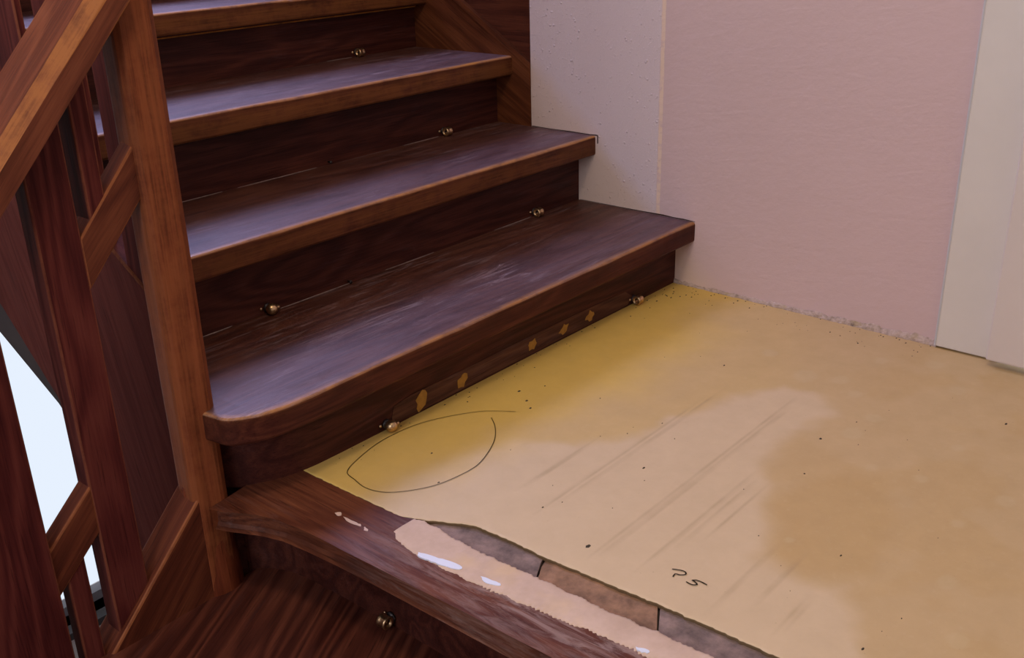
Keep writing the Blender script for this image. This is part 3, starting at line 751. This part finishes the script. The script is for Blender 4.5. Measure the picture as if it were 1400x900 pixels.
# ------------------------------------------------------------------ balustrade of the lower flight (nearest the viewer)
NX_, NY_, NR = -1.348, 0.068, 0.0325
lb = thing('stair_balustrade', 'reddish oak newel post with sloping handrail and broad board balusters beside the stairwell', 'balustrade', (NX_, NY_, -0.60))
PM = 1.075
ch = 0.010
def newel():
    a = NR; c = ch
    pts = [(-a + c, -a), (a - c * 1.4, -a), (a, -a + c * 1.4), (a, a - c), (a - c, a), (-a + c, a), (-a, a - c), (-a, -a + c)]
    bm = bmesh.new(); lay = bm.verts.layers.float.new('wear')
    zs = [-0.60 + 0.05 * i for i in range(40)]
    rows = []
    rot = Matrix.Rotation(math.radians(-6), 2)
    for z in zs:
        row = []
        for j, p in enumerate(pts):
            q = rot @ Vector(p)
            for s, off in ((0, -0.12), (1, 0.12)):
                nxt = rot @ Vector(pts[(j + 1) % 8]); prv = rot @ Vector(pts[j - 1])
                t = q + (prv - q) * 0.12 if s == 0 else q + (nxt - q) * 0.12
                v = bm.verts.new((NX_ + t.x + 0.0005 * noise.noise(Vector((j, z * 6, 0))), NY_ + t.y, z)); v[lay] = 0.55
                row.append(v)
        rows.append(row)
    for a_, b_ in zip(rows, rows[1:]):
        for j in range(16): bm.faces.new((a_[j], a_[(j + 1) % 16], b_[(j + 1) % 16], b_[j]))
    bm.faces.new(rows[0]); bm.faces.new(rows[-1])
    return link('newel_post', bm, wood_post, lb)
newel()
# newel foot swelling into the string, where the winder wraps round it
bm = bmesh.new(); rows = []
for z, r in [(-0.60, 0.047), (-0.19, 0.047), (-0.12, 0.044), (-0.06, 0.040), (-0.015, 0.036), (0.03, 0.0335)]:
    rows.append([bm.verts.new((NX_ + 0.001 + r * math.cos(t * 6.2832 / 20), NY_ + 0.004 + r * 0.9 * math.sin(t * 6.2832 / 20), z)) for t in range(20)])
for a, b in zip(rows, rows[1:]):
    for j in range(20): bm.faces.new((a[j], a[(j + 1) % 20], b[(j + 1) % 20], b[j]))
bm.faces.new(rows[0]); bm.faces.new(rows[-1])
link('newel_foot', bm, wood_post, lb, True)
# handrail: flat section with a broad rubbed chamfer, sloping down from the newel
rb = lambda x: 0.756 + PM * (x + 1.416)
bm = bmesh.new(); lay = bm.faces.layers.float.new('wear')
sec = [(0.017, -0.012), (0.017, 0.032), (0.033, 0.055), (0.114, 0.066), (0.130, 0.050), (0.130, 0.0), (0.118, -0.012)]
xs = [-2.3, -1.9, -1.6, -1.5, NX_ - 0.015]
rows = [[bm.verts.new((x, yy, rb(x) + dz)) for yy, dz in sec] for x in xs]
for a, b in zip(rows, rows[1:]):
    for j in range(len(sec)):
        f = bm.faces.new((a[j], a[(j + 1) % len(sec)], b[(j + 1) % len(sec)], b[j])); f[lay] = 1.0 if j == 1 else 0.06
bm.faces.new(rows[0]); bm.faces.new(rows[-1])
bevel(bm, [e for e in bm.edges if abs(e.verts[0].co.x - e.verts[1].co.x) > 0.02], 0.003, 2)
link('handrail', bm, wood_rail, lb)
# string with its sloping top
sm = 1.03
st = lambda x: 0.008 + sm * (x + 1.3865)
prism('string', [(NX_ - 0.01, st(NX_ - 0.01)), (-2.5, st(-2.5)), (-2.5, st(-2.5) - 0.45), (NX_ - 0.01, -0.60)], 'y', 0.040, 0.104, wood_pitch, lb, 0.004, 2)
# balusters
def board(xa, xb, y0, y1, mat=wood_board, za=None, zb=None, name='baluster'):
    za = za or (lambda x: st(x) - 0.002); zb = zb or (lambda x: rb(x) + 0.004)
    return prism(name, [(xa, za(xa)), (xb, za(xb)), (xb, zb(xb)), (xa, zb(xa))], 'y', y0, y1, mat, lb, 0.003, 2)
board(-1.541, -1.479, 0.050, 0.088)
board(-1.775, -1.617, 0.046, 0.092)
br1 = lambda x: 0.492 + 1.12 * (x + 1.479)
br2 = lambda x: 0.050 + 0.95 * (x + 1.612)
board(-1.482, -1.378, 0.050, 0.086, wood_pitch, lambda x: br1(x) - 0.078, br1, 'brace')
board(-1.620, -1.538, 0.050, 0.084, wood_pitch, lambda x: br2(x) - 0.082, br2, 'brace')
board(-1.461, -1.433, 0.052, 0.096, wood_board, lambda x: br1(x) - 0.004, None)
board(-1.601, -1.569, 0.052, 0.082, wood_board, None, lambda x: br2(x) - 0.078)
board(-1.955, -1.895, 0.050, 0.088)

# ------------------------------------------------------------------ stair-rod eyelets, screwed to the risers
def eyelet_meshes(kind):
    bm = bmesh.new()                                           # socket or ball, axis along x, riser at y = 0
    c = (0, -0.0125, 0)
    if kind == 'ring':
        prof = [(0.0058, -0.0075), (0.0092, -0.0082), (0.0104, -0.006), (0.0092, -0.0035), (0.0092, 0.0035), (0.0104, 0.006), (0.0092, 0.0082), (0.0058, 0.0075), (0.0055, 0.0), (0.0058, -0.0075)]
        lathe(bm, prof, c, 'x', 24)
    else:
        prof = [(0.0001, -0.0105)] + [(0.0103 * math.sin(t), -0.0103 * math.cos(t)) for t in [0.3, 0.7, 1.1, 1.5, 1.9, 2.3, 2.7]] + [(0.0045, 0.011), (0.0045, 0.014), (0.0001, 0.0142)]
        lathe(bm, prof, c, 'x', 24)
    bmesh.ops.remove_doubles(bm, verts=bm.verts[:], dist=1e-5)
    a = bpy.data.meshes.new('eye'); bmesh.ops.recalc_face_normals(bm, faces=bm.faces[:]); bm.to_mesh(a); bm.free(); a.materials.append(brass)
    bm = bmesh.new()
    rs = lathe(bm, [(0.0085, 0.0005), (0.0085, -0.0022), (0.0055, -0.0034), (0.0042, -0.0045), (0.0042, -0.0075)], (0, 0, 0), 'y', 18); cap(bm, rs[0]); cap(bm, rs[-1])
    b = bpy.data.meshes.new('base_plate'); bmesh.ops.recalc_face_normals(bm, faces=bm.faces[:]); bm.to_mesh(b); bm.free(); b.materials.append(dark_iron)
    bm = bmesh.new()
    rs = lathe(bm, [(0.0028, 0.0), (0.0028, -0.0012), (0.0015, -0.0022)], (-0.013, 0, 0.001), 'y', 12); cap(bm, rs[0]); cap(bm, rs[-1])
    s = bpy.data.meshes.new('screw'); bmesh.ops.recalc_face_normals(bm, faces=bm.faces[:]); bm.to_mesh(s); bm.free(); s.materials.append(brass)
    for me in (a, b, s):
        for p in me.polygons: p.use_smooth = True
    return a, b, s
EM = {'ring': eyelet_meshes('ring'), 'ball': eyelet_meshes('ball')}
def eyelet(kind, loc, label, rz=0.0):
    t = thing('stair_rod_eyelet', label, 'eyelet', loc, 'brass stair rod eyelets')
    t.rotation_euler.z = rz; t.scale = (1.15, 1.15, 1.15)
    for nm, me in zip(('eye', 'base_plate', 'screw'), EM[kind]):
        o = bpy.data.objects.new(nm, me); COL.objects.link(o); o.parent = t
eyelet('ring', (-0.186, -0.001, 0.0125), 'tarnished brass eyelet at the wall end of the lowest riser, just above the yellow floor')
eyelet('ball', (-0.997, -0.001, 0.0125), 'brass eyelet on the lowest riser next to the pencil outline on the yellow floor')
eyelet('ring', (-0.187, RY[1], H[0] + 0.0115), 'brass ring eyelet above the bottom tread, at its wall end')
eyelet('ball', (-1.015, RY[1], H[0] + 0.0115), 'shiny brass ball eyelet above the bottom tread, near the newel post')
eyelet('ring', (-0.215, RY[2], H[1] + 0.0115), 'brass ring eyelet at the back of the second tread')
eyelet('ring', (-0.226, RY[3], H[2] + 0.0115), 'uppermost brass ring eyelet, at the back of the third tread')
eyelet('ring', (-1.237, -0.253, -0.157), 'brass ring eyelet on the riser under the landing nosing, lowest in view', math.radians(-90))
# rod hook stubs left in the middle of two risers
def stub(loc, label):
    bm = bmesh.new()
    rs = lathe(bm, [(0.0022, 0.001), (0.0022, -0.008), (0.0036, -0.0085), (0.0036, -0.0105), (0.0015, -0.0115)], loc, 'y', 10); cap(bm, rs[0]); cap(bm, rs[-1])
    o = link('nail_stub', bm, dark_iron, None, True); o['label'] = label; o['category'] = 'nail'; o['group'] = 'old nail stubs in the risers'
stub((-0.807, RY[1], H[0] + 0.006), 'tiny dark nail stub midway along the back of the bottom tread')
stub((-0.604, RY[2], H[1] + 0.007), 'tiny dark nail stub midway along the back of the second tread')
